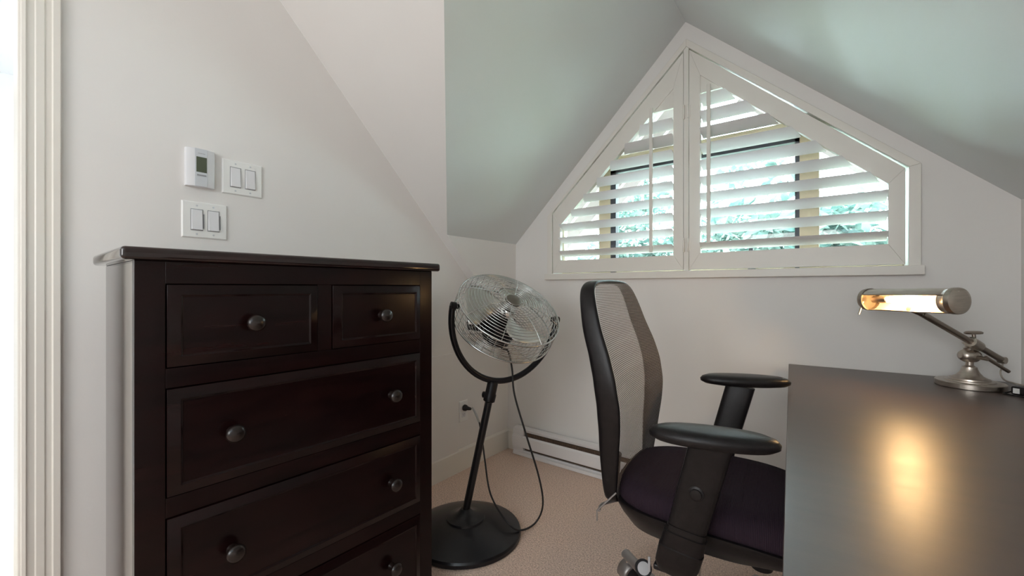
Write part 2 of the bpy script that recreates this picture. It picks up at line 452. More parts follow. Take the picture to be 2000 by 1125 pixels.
# ------------------------------------------------------------------ shutters
LZ0, LP, LW, LT, TILT = 1.290, .0815, .089, .011, R(22)
def xspan(poly, z):
    xs = []
    for i in range(len(poly)):
        (x1, z1), (x2, z2) = poly[i], poly[(i + 1) % len(poly)]
        if (z1 - z) * (z2 - z) < 0: xs.append(x1 + (x2 - x1) * (z - z1) / (z2 - z1))
    return (min(xs), max(xs)) if len(xs) >= 2 else None
def shutter(name, outer, inner, label, rod, hinge_x, hinge_side):
    root = empty(name, (0, 0, 0)); tag(root, label, 'shutter', 'plantation shutters in the gable window')
    y0, y1 = WY - .012, WY + .018
    fr_ = MB(); frame_poly(fr_, outer, inner, y0, y1)
    fr_.build('frame', M['shutter'], root, bevel=.0015)
    lv = MB(); yc = WY + .004; z = LZ0; ztop = rod[3]
    sp_ = xspan(inner, ztop); tip = max(inner, key=lambda q: q[1])
    MB().prism([(sp_[0], ztop), tip, (sp_[1], ztop)], WY - .004, WY + .010, 'xz').build('top_infill', M['shutter'], root)
    zmax = max(p[1] for p in inner)
    while z < ztop - .01:
        prof_ = []
        for k in range(12):
            a = 2 * PI * k / 12
            u, v = math.cos(a) * LW / 2, math.sin(a) * LT / 2 * (abs(math.sin(a)) ** .2)
            prof_.append((yc + u * math.cos(TILT) - v * math.sin(TILT), z - u * math.sin(TILT) + v * math.cos(TILT)))
        # near edge (small y) high, outer edge low; cut to the sloping frame at each end
        ra, rb = [], []
        for (py, pz) in prof_:
            s_ = xspan(inner, min(max(pz, inner[0][1] + .001), zmax - .001))
            if not s_: break
            ra.append(Vector((s_[0] + .001, py, pz))); rb.append(Vector((s_[1] - .001, py, pz)))
        if len(ra) == 12 and (rb[0] - ra[0]).length > .02: lv.rings([ra, rb])
        z += LP
    lv.build('louver_set', M['louver'], root, smooth=True)
    rx_, rz0, rz1 = rod[:3]
    ym = yc - LW / 2 * math.cos(TILT) - .009
    MB().box((rx_ - .009, ym - .008, rz0), (rx_ + .009, ym + .004, rz1)).build('tilt_rod', M['shutter'], root, bevel=.003)
    for hz in (1.30, 1.98):
        h = MB().lathe([(.0035, -.036), (.005, -.034), (.005, .034), (.0035, .036)], Matrix.Translation((hinge_x, WY - .016, hz)), 10)
        h.box((min(hinge_x, hinge_x + hinge_side * .011), WY - .0142, hz - .03), (max(hinge_x, hinge_x + hinge_side * .011), WY - .0122, hz + .03))
        h.build('hinge', M['shutter'], root, smooth=True)
    return root
lo_ = [(-1.379, 1.173), (-1.379, 1.543), (-.598, 2.290), (-.598, 1.173)]
li_ = [(-1.327, 1.250), (-1.327, 1.466), (-.648, 2.120), (-.648, 1.250)]
# clean diagonal: inner diagonal parallel to the outer one
shutter('plantation_shutter', lo_, li_, 'smaller cream triangular plantation shutter, left half of gable window', (-.752, 1.268, 2.03, 2.02), -.594, -1)
ro_ = [(-.570, 1.173), (-.570, 2.294), (.238, 1.552), (.238, 1.173)]
ri_ = [(-.517, 1.256), (-.517, 2.148), (.188, 1.497), (.188, 1.256)]
shutter('plantation_shutter', ro_, ri_, 'larger cream plantation shutter, right half of gable window above the desk', (-.470, 1.30, 2.075, 2.06), -.5745, 1)
struct(MB().prism([(-.596, 1.168), (-.596, 2.305), (-.583, 2.312), (-.572, 2.305), (-.572, 1.168)], WY - .012, WY + .03, 'xz').build('trim_shutter_post', M['shutter']), 'post between the two shutters')

# ------------------------------------------------------------------ outside: eave, rafters, trees
ev = MB()
for sgn in (-1, 1):
    a = Vector((AP[0], 0, AP[1] + .10)); sl_ = SL if sgn < 0 else SR
    e = Vector((AP[0] + sgn * 1.6, 0, AP[1] + .10 - sl_ * 1.6))
    vs = [(a.x, 2.42, a.z), (a.x, 3.15, a.z), (e.x, 3.15, e.z), (e.x, 2.42, e.z)]
    vs += [(p[0], p[1], p[2] + .08) for p in vs]
    ev.add(vs, [(0, 1, 2, 3), (7, 6, 5, 4), (0, 4, 5, 1), (1, 5, 6, 2), (2, 6, 7, 3), (3, 7, 4, 0)])
evo = ev.build('roof_eave', M['soffit']); struct(evo, 'pale roof overhang outside the gable window')
for sgn in (-1, 1):
    for yy in (2.62, 2.86, 3.08):
        sl_ = SL if sgn < 0 else SR
        p0 = Vector((AP[0] + sgn * .15, yy, AP[1] + .03 - sl_ * .15)); p1 = Vector((AP[0] + sgn * 1.5, yy, AP[1] + .03 - sl_ * 1.5))
        d = (p1 - p0).normalized(); m_ = basis(p0, d, (0, 1, 0))
        MB().box((-.018, -.06, 0), (.018, .06, (p1 - p0).length), m_).build('rafter', M['rafter'], evo)
struct(MB().box((-14, 2.5, -3.1), (14, 22, -3.0)).build('ground', M['lawn']))

def tree(loc, rad, n_leaves, lm, label, seed):
    rnd = random.Random(seed); root = empty('tree', loc); tag(root, label, 'tree', 'trees outside the gable window')
    h = loc[2]
    root.location = (loc[0], loc[1], -3.0); hc = h + 3.0
    MB().tube([(0, 0, 0), (.1, .05, hc * .5), (0, 0, hc)], [.16, .12, .05], 8).build('trunk', M['bark'], root, smooth=True)
    lf = MB(); blobs = [(Vector((rnd.gauss(0, .45) * rad, rnd.gauss(0, .4) * rad, hc + rnd.gauss(0, .45) * rad)), rad * rnd.uniform(.3, .55)) for _ in range(26)]
    for i in range(n_leaves):
        c, r_ = rnd.choice(blobs)
        d = Vector((rnd.gauss(0, 1), rnd.gauss(0, 1), rnd.gauss(0, 1))).normalized()
        p = c + d * r_ * rnd.uniform(.7, 1.05)
        m_ = Euler((rnd.uniform(-1, 1), rnd.uniform(-1, 1), rnd.uniform(0, 6.28))).to_matrix()
        s_ = rnd.uniform(.08, .15)
        lf.add([p + m_ @ Vector(q) * s_ for q in ((-1, 0, 0), (-.2, -.45, .05), (1, 0, 0), (-.2, .45, .05))], [(0, 1, 2, 3)])
    lf.build('foliage', lm, root)
tree((-7.6, 7.2, 1.4), 1.5, 4200, M['leaf_b'], 'pale green leafy tree seen through the left shutter', 3)
tree((-3.6, 9.6, 1.4), 1.5, 4200, M['leaf_a'], 'teal green tree seen through middle of the shutters', 5)
tree((-.2, 7.4, 1.4), 1.35, 4200, M['leaf_a'], 'dense teal tree seen through the right shutter', 8)
tree((4.2, 9.8, 1.6), 1.5, 4200, M['leaf_b'], 'bright green tree seen through right end of the right shutter', 11)

# ------------------------------------------------------------------ wall fittings on the left wall
def wall_m(y, z, x=WX):   # local: X along +y of the room, Y up, Z out of the wall (+x)
    return Matrix(((0, 0, 1, x), (1, 0, 0, y), (0, 1, 0, z), (0, 0, 0, 1)))
def rbox(mb, cx, cy, w_, h_, z0, z1, mtx, taper=0):
    a = [(cx - w_ / 2, cy - h_ / 2), (cx + w_ / 2, cy - h_ / 2), (cx + w_ / 2, cy + h_ / 2), (cx - w_ / 2, cy + h_ / 2)]
    t = taper
    bb = [(cx - w_ / 2 + t, cy - h_ / 2 + t), (cx + w_ / 2 - t, cy - h_ / 2 + t), (cx + w_ / 2 - t, cy + h_ / 2 - t), (cx - w_ / 2 + t, cy + h_ / 2 - t)]
    vs = [mtx @ Vector((x, y, z0)) for x, y in a] + [mtx @ Vector((x, y, z1)) for x, y in bb]
    mb.add(vs, [(3, 2, 1, 0), (4, 5, 6, 7), (0, 1, 5, 4), (1, 2, 6, 5), (2, 3, 7, 6), (3, 0, 4, 7)])
def switch(yc, zc, label, dimmer):
    root = empty('light_switch', (WX, yc, zc)); tag(root, label, 'light switch', 'double switch plates on the left wall')
    I = wall_m(0, 0, 0)
    p = MB(); rbox(p, 0, 0, .136, .127, 0, .006, I, .004)
    p.build('plate', M['plastic_trim'], root, bevel=.0015)
    for s_ in (-1, 1):
        cx = s_ * .0245
        g = MB(); rbox(g, cx, 0, .036, .074, .0055, .0068, I)
        g.build('rocker_frame', M['grey_seam'], root)
        k = MB()
        # rocker: tilted paddle, proud at the bottom
        w_, h_ = .0325, .070
        vs = [(cx - w_ / 2, -h_ / 2, .006), (cx + w_ / 2, -h_ / 2, .006), (cx + w_ / 2, h_ / 2, .006), (cx - w_ / 2, h_ / 2, .006),
              (cx - w_ / 2 + .001, -h_ / 2 + .001, .0135), (cx + w_ / 2 - .001, -h_ / 2 + .001, .0135), (cx + w_ / 2 - .001, h_ / 2 - .001, .0085), (cx - w_ / 2 + .001, h_ / 2 - .001, .0085)]
        k.add([I @ Vector(v) for v in vs], [(3, 2, 1, 0), (4, 5, 6, 7), (0, 1, 5, 4), (1, 2, 6, 5), (2, 3, 7, 6), (3, 0, 4, 7)])
        k.build('rocker', M['plastic_white'], root, bevel=.0008)
        if dimmer:
            d = MB(); rbox(d, cx + .0195, -.004, .003, .05, .0058, .0078, I); d.build('dimmer_slider', M['grey_seam'], root)
        for t in (-1, 1):
            q = MB().lathe([(.0032, .0055), (.0032, .0068), (.002, .0072)], I @ Matrix.Translation((cx, t * .049, 0)), 10)
            q.build('screw', M['panel_grey'], root)
    return root
switch(.641, 1.485, 'white double rocker switch plate to the right of the thermostat', False)
switch(.523, 1.315, 'white double dimmer switch plate directly below the thermostat', True)

th = empty('thermostat', (WX, .506, 1.492)); tag(th, 'white wall thermostat with grey-green display above the dresser', 'thermostat')
I = wall_m(0, 0, 0)
p = MB(); hw, hh = .042, .065
ring0, ring1 = [], []
prof_ = [(-hw, 0), (-hw, .016), (-.019, .026), (.019, .026), (hw, .016), (hw, 0)]
vs0 = [I @ Vector((x, -hh, z)) for x, z in prof_]; vs1 = [I @ Vector((x, hh, z)) for x, z in prof_]
p.rings([vs0, vs1]); p.build('case', M['plastic_white'], th, bevel=.002)
p = MB(); rbox(p, -.001, 0, .036, .128, .0255, .0275, I); p.build('front_panel', M['panel_grey'], th, bevel=.0006)
p = MB(); rbox(p, .0, .010, .030, .052, .0272, .0282, I); p.build('display', M['lcd'], th)
p = MB(); rbox(p, .0, -.026, .026, .004, .0272, .0292, I); rbox(p, 0, -.0275, .026, .0012, .0272, .0300, I); p.build('button', M['grey_seam'], th)
p = MB()
for i in range(7): rbox(p, -.009 + i * .003, .048, .0020, .0022, .0272, .0278, I)
p.build('nameplate', M['grey_seam'], th)

# access panel low on the left wall
ap = MB().box((WX, 1.12, .118), (WX + .010, 1.775, .702))
tag(ap.build('access_panel', M['wall'], bevel=.0015), 'flat white access panel low on the left wall behind the fan', 'panel')

# outlet
ot = empty('wall_outlet', (WX, 1.822, .347)); tag(ot, 'white wall outlet with a black plug beside the access panel', 'outlet')
p = MB(); rbox(p, 0, 0, .074, .126, 0, .006, I, .004); p.build('plate', M['plastic_trim'], ot, bevel=.001)
for t in (-1, 1):
    p = MB(); rbox(p, 0, t * .021, .033, .028, .0055, .0075, I); p.build('socket', M['plastic_white'], ot, bevel=.001)
    p = MB(); rbox(p, -.006, t * .021 + .003, .002, .008, .0074, .0078, I); rbox(p, .006, t * .021 + .003, .002, .008, .0074, .0078, I); rbox(p, 0, t * .021 - .007, .004, .004, .0074, .0078, I)
    p.build('slot', M['gasket'], ot)

# ------------------------------------------------------------------ baseboard heater
ht = empty('baseboard_heater', (0, 0, 0)); tag(ht, 'long white electric baseboard heater under the window', 'heater')
hx0, hx1, yb, yf = -1.655, -.18, WY - .014, WY - .072
hb = MB()
hb.prism([(yb, .02), (yf + .012, .02), (yf + .012, .035), (yb - .008, .035), (yb - .008, .14), (yf + .02, .150), (yf + .012, .168), (yb, .175)], hx0, hx1, 'yz')
hb.box((hx0, yf + .01, .02), (hx0 + .085, yb, .165)); hb.build('housing', M['heater'], ht, bevel=.002)
fp = MB().prism([(yf + .004, .052), (yf, .057), (yf, .118), (yf + .01, .128), (yf + .014, .126), (yf + .006, .116), (yf + .006, .057)], hx0 + .002, hx1, 'yz')
fp.build('front_cover', M['heater'], ht)
MB().box((hx0 + .002, yf + .002, .045), (hx0 + .087, yf + .02, .13)).build('end_cover', M['heater'], ht, bevel=.002)
MB().box((hx0 + .09, yf + .022, .03), (hx1 - .01, yb - .01, .145)).build('heating_element', M['heater_dark'], ht)
lp_ = MB().prism([(yf - .002, .003), (yf - .002, .022), (yf + .01, .026), (yf + .01, .003)], hx0 + .01, hx1, 'yz')
lp_.build('bottom_lip', M['heater'], ht)

# ------------------------------------------------------------------ dresser
dr = empty('dresser', (-1.129, .218, 0), R(-2.5))
tag(dr, 'tall dark espresso wooden chest of drawers against the left wall', 'dresser')
# local frame: X = out of the front, Y = along the front (left to right in the picture), Z up
DW, DD, DH = .772, .375, 1.137
rows = [(.910, 1.087), (.633, .863), (.365, .586), (.100, .320)]
fs_ = [(.052, .374), (.417, .720)]; fw_ = (.052, .720)
E_ = M['espresso']
bd = MB().box((-DD, 0, .0), (-.02, .018, DH)); bd.box((-DD, DW - .018, 0), (-.02, DW, DH)); bd.box((-DD, .018, .05), (-DD + .01, DW - .018, DH)); bd.box((-DD, .018, .05), (-.02, DW - .018, .07))
bd.box((-DD, .018, DH - .02), (-.02, DW - .018, DH)); bd.build('carcass', M['espresso_side'], dr, bevel=.0015)
ff = MB(); t0, t1 = -.02, 0
ff.box((t0, 0, 0), (t1, fw_[0] - .002, DH)); ff.box((t0, fw_[1] + .002, 0), (t1, DW, DH))
ff.box((t0, fw_[0] - .002, rows[0][1] + .002), (t1, fw_[1] + .002, DH))
for a, c in ((rows[1][1] + .002, rows[0][0] - .002), (rows[2][1] + .002, rows[1][0] - .002), (rows[3][1] + .002, rows[2][0] - .002), (.04, rows[3][0] - .002)):
    ff.box((t0, fw_[0] - .002, a), (t1, fw_[1] + .002, c))
ff.box((t0, fs_[0][1] + .002, rows[0][0] - .002), (t1, fs_[1][0] - .002, rows[0][1] + .002))
ff.build('face_frame', E_, dr, bevel=.001)
tp = MB().box((-DD - .005, -.024, DH), (.022, DW + .022, DH + .027)); tp.build('top', M['espresso_side'], dr, bevel=.008, bseg=3)
def knob_mb(x, y, z):
    return MB().lathe([(.0001, 0), (.012, 0), (.010, .006), (.009, .014), (.016, .019), (.0205, .025), (.0200, .031), (.0135, .0365), (.0001, .038)],
                      Matrix(((0, 0, 1, x), (1, 0, 0, y), (0, 1, 0, z), (0, 0, 0, 1))), 28)
def drawer(y0, y1, z0, z1, knobs):
    d = MB(); bv = .026
    o_ = [(y0, z0), (y1, z0), (y1, z1), (y0, z1)]
    i_ = [(y0 + bv, z0 + bv), (y1 - bv, z0 + bv), (y1 - bv, z1 - bv), (y0 + bv, z1 - bv)]
    e_ = [(y0 + .004, z0 + .004), (y1 - .004, z0 + .004), (y1 - .004, z1 - .004), (y0 + .004, z1 - .004)]
    rs = [[Vector((x, a, c)) for a, c in q] for x, q in ((-.30, e_), (-.012, e_), (-.010, o_), (.003, o_), (.013, [(a + (.004 if a < (y0 + y1) / 2 else -.004) * -1, c + (.004 if c < (z0 + z1) / 2 else -.004) * -1) for a, c in i_]), (.0095, i_))]
    d.rings(rs)
    ob = d.build('drawer', E_, dr, bevel=.001)
    for ky, kz in knobs:
        knob_mb(.0095, ky, kz).build('knob', M['espresso_knob'], ob, smooth=True, angle=60)
drawer(*fs_[0], *rows[0], [(.213, .997)]); drawer(*fs_[1], *rows[0], [(.568, .997)])
for (a, c), kz in zip(rows[1:], (.746, .471, .210)):
    drawer(*fw_, a, c, [(.170, kz), (.603, kz)])

# ------------------------------------------------------------------ desk
DKA = R(3.5)
dk = empty('desk', (-.143, 2.204, 0), DKA); tag(dk, 'dark brown laminate desk in the right corner under the window', 'desk')
# local: X to the right along the window wall, -Y toward the camera
DL, DWd, DZ = 1.75, .655, .747
top = MB().box((0, -DL, DZ - .028), (DWd, 0, DZ)); top.build('desktop', M['desk'], dk, bevel=.0015)
for x0, y0 in ((.05, -.10), (.55, -.10), (.05, -1.68), (.55, -1.68)):
    MB().box((x0, y0 - .025, 0), (x0 + .05, y0 + .025, DZ - .028)).build('leg', M['desk'], dk, bevel=.002)
MB().box((.35, -1.62, .36), (.37, -.12, DZ - .028)).build('modesty_panel', M['desk'], dk)

# ------------------------------------------------------------------ desk lamp
LB = Vector((.378, 2.066, DZ))
lm = empty('desk_lamp', LB); tag(lm, 'brushed nickel piano lamp with long cylinder shade, lit, on the desk', 'lamp')
L = lambda x, y, z: Vector((x, y, z)) - LB
bs = MB().lathe([(.0, .0), (.083, .0), (.085, .002), (.085, .017), (.083, .019), (.062, .0195), (.061, .023), (.050, .024), (.049, .029), (.043, .031), (.032, .038), (.024, .049), (.019, .062), (.0185, .067), (.015, .068), (.010, .073), (.010, .084), (.0, .084)], None, 56)
bs.build('base', M['nickel'], lm, smooth=True, angle=28)
pv = Vector((0, 0, .104))
ck = MB().lathe([(.006, -.027), (.014, -.026), (.021, -.015), (.023, 0), (.021, .015), (.014, .026), (.006, .027)], basis(pv, (.9, .45, 0)), 28)
ck.build('knuckle', M['nickel'], lm, smooth=True, angle=60)
kn = MB().lathe([(.010, 0), (.015, .003), (.016, .008), (.012, .012), (.012, .018), (.018, .022), (.018, .026)], Matrix.Translation(pv + Vector((0, 0, .018))), 24)
kn.build('neck', M['nickel'], lm, smooth=True)
A0 = L(.235, 1.860, .998); A1 = L(.470, 2.150, .834)
tcl = (Vector((0, 0, 0)) + LB).x
cl = A0 + (A1 - A0) * .64
MB().tube([A0, cl, A1], .0098, 16).build('arm', M['nickel_dark'], lm, smooth=True)
adir = (A1 - A0).normalized(); sdir = adir.cross(Vector((0, 0, 1))).normalized()
c2 = MB().lathe([(.010, -.024), (.017, -.022), (.018, 0), (.017, .022), (.010, .024)], basis(cl, adir), 24)
c2.build('clamp', M['nickel'], lm, smooth=True)
MB().tube([cl, Vector((pv.x, pv.y, pv.z + .04))], .012, 14).build('clamp_stem', M['nickel'], lm, smooth=True)
c3 = MB().lathe([(.005, 0), (.005, .022), (.022, .024), (.023, .029), (.018, .033), (.0, .034)], basis(cl + Vector((0, 0, .010)), (-.08, .0, 1)), 20)
c3.build('thumbscrew', M['nickel_dark'], lm, smooth=True)
hp = pv + Vector((.02, -.022, 0))
hd = MB().tube([pv, pv + Vector((.035, -.035, -.004))], .006, 10); hd.tube([pv + Vector((.030, -.032, .002)), pv + Vector((.090, .01, -.045))], .0055, 10)
hd.build('lever', M['nickel_dark'], lm, smooth=True)
MB().lathe([(.006, -.011), (.0115, -.009), (.012, 0), (.0115, .009), (.006, .011)], basis(A1, sdir), 18).build('end_fitting', M['nickel'], lm, smooth=True)
# head: open cylinder, opening faces the camera and down
H0 = L(.296, 1.722, 1.043); H1 = L(.098, 1.935, 1.040)     # right (near) end, left (far) end
hax = (H1 - H0).normalized(); HL = (H1 - H0).length
out_dir = Vector((-.66, -.62, -.42)); out_dir = (out_dir - hax * out_dir.dot(hax)).normalized()
hm = basis(H0, hax, out_dir)     # local x = the opening's direction
RS = .0365
sh = MB(); a0, a1 = R(52), R(308)
def arc(r_, z_, aa, ab, k=26): return [hm @ Vector((r_ * math.cos(aa + (ab - aa) * j / k), r_ * math.sin(aa + (ab - aa) * j / k), z_)) for j in range(k + 1)]
sh = MB()
ro0, ro1 = arc(RS, .018, a0, a1), arc(RS, HL - .018, a0, a1)
sh.rings([ro0, ro1], closed=False, caps=False)
shade = sh.build('shade', M['nickel'], lm, smooth=True)
si = MB(); si.rings([arc(RS - .0016, .019, a0, a1), arc(RS - .0016, HL - .019, a0, a1)], closed=False, caps=False)
si.build('shade_lining', M['enamel'], lm, smooth=True)
rimm = MB()
for q in (a0, a1):
    rimm.tube([hm @ Vector((RS * math.cos(q), RS * math.sin(q), .018)), hm @ Vector((RS * math.cos(q), RS * math.sin(q), HL - .018))], .0018, 8)
rimm.build('shade_rim', M['nickel_dark'], lm, smooth=True)
MB().lathe([(.0, .0), (.026, .0), (.030, .002), (RS + .0015, .006), (RS + .0025, .010), (RS + .0025, .020), (RS + .0008, .022), (RS - .001, .040), (RS - .003, .040), (RS - .003, .022), (.0, .020)], basis(H0 - hax * .006, hax), 40).build('end_cap', M['nickel'], lm, smooth=True, angle=35)
MB().lathe([(.0, .0), (.010, .0), (.012, .008), (.016, .012), (.026, .016), (RS, .024), (RS + .002, .030), (RS + .002, .042), (RS - .003, .042), (RS - .003, .030), (.0, .028)], basis(H1 + hax * .016, -hax), 40).build('end_cap', M['nickel_dark'], lm, smooth=True, angle=35)
sc = hm @ Vector((RS * .5, 0, HL - .012))
MB().tube([sc, sc + Vector((-.012, -.012, -.045))], .0036, 10).build('switch', M['nickel'], lm, smooth=True)
MB().lathe([(.011, 0), (.012, .002), (.012, .048), (.010, .050)], basis(hm @ Vector((0, 0, HL - .035)), -hax), 18).build('bulb_socket', M['nickel_dark'], lm, smooth=True)
MB().lathe([(.008, 0), (.011, .006), (.0125, .02), (.0125, .10), (.009, .112), (.0, .116)], basis(hm @ Vector((-.004, 0, HL - .085)), -hax), 18).build('bulb', M['bulb'], lm, smooth=True)
pb = MB().lathe([(.012, 0), (.016, .004), (.016, .014), (.010, .018)], basis(A0 + Vector((0, 0, .004)), (0, 0, 1)), 18)
pb.build('swivel', M['nickel_dark'], lm, smooth=True)
MB().tube([A0, hm @ Vector((-RS * .2, 0, HL * .5)) - Vector((0, 0, RS * .8))], .009, 12).build('swivel_post', M['nickel_dark'], lm, smooth=True)
cp = smooth_path([A1 + Vector((0, 0, -.005)), L(.471, 2.152, .815), L(.464, 2.140, .79), L(.474, 2.143, .768), L(.500, 2.165, .757), L(.530, 2.15, .7515)], 8)
MB().tube(cp, .0026, 8).build('cord', M['cable_clear'], lm, smooth=True)
# the light the bulb gives
pl = bpy.data.lights.new('lamp_bulb_light', 'POINT'); pl.energy = 2.1; pl.color = (1.0, .62, .28); pl.shadow_soft_size = .016
plo = bpy.data.objects.new('lamp_bulb_light', pl); COL.objects.link(plo)
plo.location = LB + (hm @ Vector((.016, 0, HL * .45)))

# ------------------------------------------------------------------ power adapter
pa = empty('power_adapter', (.486, 1.995, DZ), R(-30)); tag(pa, 'small black power adapter with white label beside the lamp base', 'adapter')
MB().box((-.027, -.020, .001), (.032, .020, .026)).build('case', M['blackplastic'], pa, bevel=.004)
MB().box((-.022, -.0207, .005), (-.008, -.0200, .021)).build('sticker', M['label_white'], pa)
MB().tube(smooth_path([(.05, -.050, .003), (.0, -.050, .003), (-.030, -.044, .003), (-.038, -.032, .003), (-.034, -.018, .004), (-.025, -.008, .010)], 8), .0024, 8).build('cable', M['blackplastic'], pa, smooth=True)

# ------------------------------------------------------------------ pedestal fan
FC = Vector((-1.276, 1.349, 0))
fwd = Vector((-.603, .798, 0)); rgt = Vector((.798, .603, 0)); upv = Vector((0, 0, 1))
fan = empty('pedestal_fan', FC); tag(fan, 'black and chrome pedestal fan with tilted wire cage between dresser and chair', 'fan')
MB().lathe([(.0, .0), (.236, .0), (.243, .004), (.243, .018), (.238, .026), (.222, .033), (.19, .046), (.14, .060), (.085, .070), (.083, .078), (.060, .084), (.034, .096), (.024, .108), (.020, .112), (.0, .112)], None, 64).build('base', M['blackmetal'], fan, smooth=True, angle=30)
pdn = (rgt * .206 + upv * .979).normalized()
P0 = Vector((0, 0, .095)); PT = P0 + pdn * .585
MB().tube([P0, PT], .0165, 18).build('pole', M['blackmetal'], fan, smooth=True)
cm = basis(PT - pdn * .085, pdn)
MB().lathe([(.018, -.005), (.026, 0), (.027, .03), (.024, .034), (.024, .08), (.018, .088)], cm, 20).build('collar', M['blackplastic'], fan, smooth=True, angle=50)
MB().lathe([(.006, 0), (.006, .02), (.014, .022), (.014, .034), (.010, .036)], basis(PT - pdn * .06, -rgt + fwd * .4), 14).build('collar_knob', M['blackplastic'], fan, smooth=True)
RY = .250; RV = .302
HC = PT + pdn * (RV + .006)
vax = (fwd * -.53 + rgt * .355 + upv * .77).normalized()       # the way the fan blows
pax = (fwd * -.393 - rgt * .908 + upv * .148); pax = (pax - vax * pax.dot(vax)).normalized()
yk = []
pdp = (pdn - pax * pdn.dot(pax)).normalized()
for i in range(41):
    a = PI * i / 40
    yk.append(HC + pax * RY * math.cos(a) - pdp * RV * math.sin(a))
MB().tube(yk, .0135, 14).build('yoke', M['blackmetal'], fan, smooth=True)
for sgn in (1, -1):
    MB().lathe([(.012, -.014), (.017, -.012), (.017, .010), (.011, .013), (.011, .024)], basis(HC + pax * sgn * RY * .985, -pax * sgn), 16).build('pivot_knob', M['blackplastic'], fan, smooth=True)
head = empty('head', (0, 0, 0)); head.parent = fan
bpy.context.view_layer.update()
hM = basis(HC, vax, pax)        # local z = blowing axis, x = pivot axis
head.matrix_parent_inverse = Matrix(); head.matrix_local = hM
RC, HD = .232, .052
def wire_ring(mb, r_, z_, t, k=72, s_=6): mb.tube([(r_ * math.cos(2 * PI * i / k), r_ * math.sin(2 * PI * i / k), z_) for i in range(k)], t, s_, closed=True)
def cage(sgn, z_rim, z_hub, r_hub, name, nr, spokes):
    mb = MB()
    def zz(r_):
        t = (r_ - r_hub) / (RC - r_hub)
        return z_hub + (z_rim - z_hub) * (t ** 2.6)
    for i in range(nr):
        r_ = r_hub + (RC - r_hub) * i / (nr - 1)
        wire_ring(mb, r_, zz(r_), .0015, 72, 5)
    for i in range(spokes):
        a = 2 * PI * (i + .5) / spokes
        pts = []
        for j in range(12):
            r_ = r_hub + (RC - r_hub) * j / 11
            pts.append((r_ * math.cos(a), r_ * math.sin(a), zz(r_) + sgn * .0016))
        mb.tube(pts, .0015, 5)
    wire_ring(mb, RC, z_rim, .0036, 90, 8)
    return mb.build(name, M['wire'], head, smooth=True, angle=80)
cage(1, .032, .078, .034, 'front_grille', 17, 8)
cage(-1, -.062, -.098, .055, 'rear_grille', 14, 8)
sd = MB()
for z_ in (.010, -.012, -.036): wire_ring(sd, RC + .002, z_, .0012, 80, 4)
for i in range(40):
    a = 2 * PI * i / 40; c, s_ = math.cos(a), math.sin(a)
    sd.tube([(RC * c, RC * s_, .032), ((RC + .002) * c, (RC + .002) * s_, -.015), (RC * c, RC * s_, -.062)], .0011, 4)
sd.build('cage_side', M['wire'], head, smooth=True, angle=80)
MB().lathe([(.0, .084), (.028, .083), (.034, .079), (.036, .075), (.036, .070), (.0, .070)], None, 28).build('badge', M['badge'], head, smooth=True)
MB().lathe([(.0, -.012), (.034, -.012), (.036, -.006), (.036, .022), (.030, .030), (.0, .032)], None, 28).build('hub', M['chrome'], head, smooth=True)
for b_ in range(3):
    a0_ = 2 * PI * b_ / 3 + R(98); bl_ = MB(); top_, bot_ = [], []
    nr_, na_ = 8, 8; grid = []
    for i in range(nr_ + 1):
        t = i / nr_; r_ = .034 + (.205 - .034) * t
        span = R(34) + R(44) * math.sin(min(t * 1.25, 1) * PI / 2); sweep = R(16) * t
        if t > .8: span *= 1 - 1.1 * (t - .8)
        row = []
        for j in range(na_ + 1):
            u = j / na_ - .5; a = a0_ + sweep + u * span
            z_ = .008 + u * -(.062 - .018 * t) + .008 * math.cos(u * PI)
            row.append(Vector((r_ * math.cos(a), r_ * math.sin(a), z_)))
        grid.append(row)
    bl_.rings(grid, closed=False, caps=False)
    o_ = bl_.build('blade', M['blade'], head, smooth=True, angle=180); sm = o_.modifiers.new('solid', 'SOLIDIFY'); sm.thickness = .0015
mo = MB().lathe([(.0, -.155), (.058, -.155), (.068, -.148), (.070, -.138), (.070, -.056), (.062, -.046), (.018, -.046), (.014, -.012), (.0, -.012)], None, 36)
mo.build('motor', M['blackplastic'], head, smooth=True, angle=40)
vb = MB()
for i in range(14):
    a = 2 * PI * i / 14
    vb.box((.0695, -.003, -.13), (.0725, .003, -.070), Matrix.Rotation(a, 4, 'Z'))
vb.build('motor_fins', M['blackmetal'], head)
cb = MB().box((.060, -.055, -.135), (.140, -.010, -.095)); cb.build('switch_box', M['blackplastic'], head, bevel=.004)
# cord: from the motor, down to the floor, up behind the pole to the outlet
def wp(x, y, z): return Vector((x, y, z)) - FC
mot = hM @ Vector((0, 0, -.135))
cpts = [mot, mot + Vector((.0, .03, -.06)), wp(-1.161, 1.505, .795), wp(-1.134, 1.500, .718), wp(-1.107, 1.482, .611), wp(-1.048, 1.489, .441)]
def cw(px, py, t):     # helper constants for the loop of cord, in the room frame
    return Vector((0, 0, 1.08)) + (fwd + rgt * (px - 1000) / 820 + upv * (562 - py) / 820) * t - FC
cpts += [cw(1052, 930, 1.86), cw(1060, 985, 1.885), cw(1046, 1020, 1.90), cw(1017, 1035, 1.822), cw(990, 1019, 1.80), cw(958, 965, 1.95), cw(947, 900, 2.1), cw(942, 860, 2.2), cw(936, 825, 2.32)]
cpts = smooth_path(cpts, 8)
MB().tube(cpts, .0042, 8).build('cord', M['rubber'], fan, smooth=True)
plug0 = Vector((WX + .006, 1.822, .368)) - FC
tagp = smooth_path([cw(936, 825, 2.32), cw(928, 806, 2.37), plug0 + Vector((.06, .012, .004))], 6)
MB().tube(tagp, .0062, 8).build('cord_sleeve', M['cable_grey'], fan, smooth=True)
